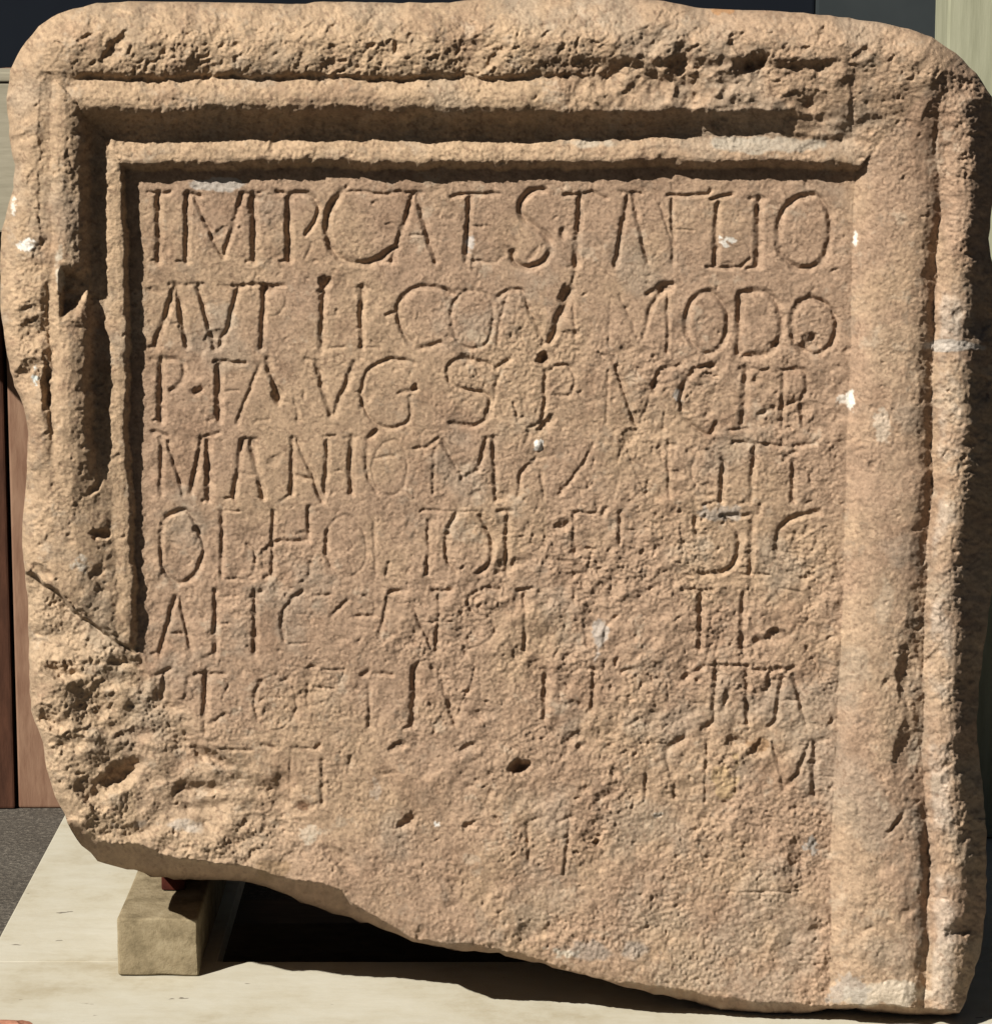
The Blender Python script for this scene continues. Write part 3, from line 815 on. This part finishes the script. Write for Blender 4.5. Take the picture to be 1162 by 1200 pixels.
m_stone, nt, b = nodes_of('sandstone')
at = nt.nodes.new('ShaderNodeAttribute')
at.attribute_name = 'stone_tint'
n1 = noise(nt, 430, 5, 0.8)
colr = mix(nt, 'MULTIPLY', at.outputs['Color'], ramp(nt, n1, [(0.30, (0.72, 0.69, 0.66)), (0.55, (1, 1, 1)), (0.8, (1.12, 1.12, 1.12))]))
nt.links.new(colr, b.inputs['Base Color'])
b.inputs['Roughness'].default_value = 0.93
b.inputs['Specular IOR Level'].default_value = 0.25
bump(nt, b, n1, 0.8, 0.0013)

# which face belongs to which part
fj, fi = np.nonzero(face_ok)
L4 = np.stack([LID[fj, fi], LID[fj + 1, fi], LID[fj, fi + 1], LID[fj + 1, fi + 1]], -1)
f_let = L4.max(1)
f_t, f_l, f_r = is_t[fj, fi], is_l[fj, fi], is_r[fj, fi]
f_under = (inb & (t > 0.02))[fj, fi]
f_brk = ((kb > 0.5) & (X < 330) & (H < 40))[fj, fi]
f_let = np.where(f_t | f_l | f_r | f_under, -1, f_let)

slab = empty('inscribed_stone', (0.0, 0.15, BOARD_Z))
tag(slab, 'tan sandstone slab with carved Latin lettering inside a moulded frame', 'stone slab')
bpy.context.view_layer.update()
rest = np.full(len(quads), 'p', '<U1')
rest[f_t] = 't'; rest[f_l] = 'l'; rest[f_r] = 'r'; rest[f_brk] = 'b'; rest[f_under] = 'u'
f_let = np.where(f_brk, -1, f_let)
panel = add('inscription_panel', np_mesh('inscription_panel', quads[(rest == 'p') & (f_let < 0)]), m_stone, slab)
for key, nm, lb in [('t', 'frame_moulding', 'top rail of the moulded frame with a deep shadowed hollow'),
                    ('l', 'frame_moulding', 'left rail of the moulded frame, worn and broken off'),
                    ('r', 'frame_moulding', 'right rail of the moulded frame, broad and rounded with outer bead'),
                    ('b', 'broken_corner', 'rough broken lower left corner of the stone'),
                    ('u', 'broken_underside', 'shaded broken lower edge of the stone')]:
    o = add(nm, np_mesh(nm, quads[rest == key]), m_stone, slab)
    o['label'] = lb
for lid, nm in enumerate(letters):
    q = quads[(rest == 'p') & (f_let == lid)]
    if len(q) < 4: continue
    kind = {'dot': 'carved_dot', 'stroke': 'carved_stroke'}.get(nm, 'carved_letter')
    o = add(kind, np_mesh(kind, q), m_stone, panel)
    o['label'] = {'dot': 'small carved separating dot', 'stroke': 'worn remnant of a carved letter stroke'}.get(nm, 'carved capital letter ' + nm)

# sides and back: every open edge of the relief is drawn straight back
DEPTH = 0.36
ed = np.concatenate([quads[:, [0, 1]], quads[:, [1, 2]], quads[:, [2, 3]], quads[:, [3, 0]]])
key = np.sort(ed, 1)
kk = key[:, 0].astype(np.int64) * (NX * NY) + key[:, 1]
u_, first, cnt = np.unique(kk, return_index=True, return_counts=True)
open_e = ed[first[cnt == 1]]
bv, inv = np.unique(open_e.ravel(), return_inverse=True)
inv = inv.reshape(-1, 2)
rings, colr_ = [], []
NR = 9
pv = V[bv]
for r in range(NR):
    f = r / (NR - 1)
    p = pv.copy()
    p[:, 1] = pv[:, 1] + (DEPTH - pv[:, 1]) * f
    if 0 < r:
        wob = 0.004 * np.sin(p[:, 0] * 31 + f * 5) * np.cos(p[:, 2] * 27 + f * 9) * min(1, f * 3)
        cxm, czm = 0.0, 0.5
        shrink = 1 - 0.012 * f
        p[:, 0] = cxm + (p[:, 0] - cxm) * shrink + wob
        p[:, 2] = np.maximum(p[:, 2], BOARD_Z + 0.002)
    rings.append(p)
    colr_.append(COL[bv])
SV = np.concatenate(rings)
SC = np.concatenate(colr_)
nb = len(bv)
sq = []
for r in range(NR - 1):
    sq.append(np.stack([inv[:, 1] + r * nb, inv[:, 0] + r * nb, inv[:, 0] + (r + 1) * nb, inv[:, 1] + (r + 1) * nb], -1))
sq = np.concatenate(sq)
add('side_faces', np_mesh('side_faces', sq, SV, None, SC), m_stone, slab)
# back: polygon through the outline
bm = bmesh.new()
vs = []
for (x, y) in OUT:
    p = at_y(x, y, 0.02)
    vs.append(bm.verts.new((p[0] * 0.985, DEPTH - 0.002, max(p[2], BOARD_Z + 0.002))))
f = bm.faces.new(vs)
bmesh.ops.triangulate(bm, faces=[f])
me = bpy.data.meshes.new('back_face')
bm.to_mesh(me); bm.free()
ca = me.color_attributes.new('stone_tint', 'FLOAT_COLOR', 'POINT')
ca.data.foreach_set('color', np.tile(np.array([*base, 1.0], np.float32), len(me.vertices)))
add('back_face', me, m_stone, slab)

# red wedge on the block, tucked under the stone
me = box_mesh('wedge', w0[0], w1[0], 0.245, 0.32, BLOCK_TOP + 0.001, BLOCK_TOP + 0.018, 0.002, 2, 0.0006, 4, 2)
o = add('wedge', me, m_wedge)
tag(o, 'dark red brick chip wedged on top of the tan block', 'wedge')
# orange fragment at the corner of the board
c0 = at_z(12, 1203, BOARD_Z + 0.004)
bm = bmesh.new()
bmesh.ops.create_icosphere(bm, subdivisions=3, radius=1)
rgp = random.Random(8)
for v in bm.verts:
    k = 1 + 0.18 * math.sin(v.co.x * 5 + 1) * math.cos(v.co.y * 4) + rgp.uniform(-.05, .05)
    v.co = Vector((v.co.x * 0.022 * k, v.co.y * 0.016 * k, max(-0.4, v.co.z) * 0.006 * k))
me = bpy.data.meshes.new('brick_fragment')
bm.to_mesh(me); bm.free()
o = add('brick_fragment', me, simple_mat('orange_brick', (0.24, 0.10, 0.065), (0.36, 0.19, 0.13), 60, bump_d=0.001))
o.location = (c0[0], c0[1], BOARD_Z + 0.0028)
tag(o, 'small orange brick fragment lying on the front corner of the cream board', 'brick fragment')
print('BLOCK_TOP', BLOCK_TOP, 'tris', len(quads) * 2)
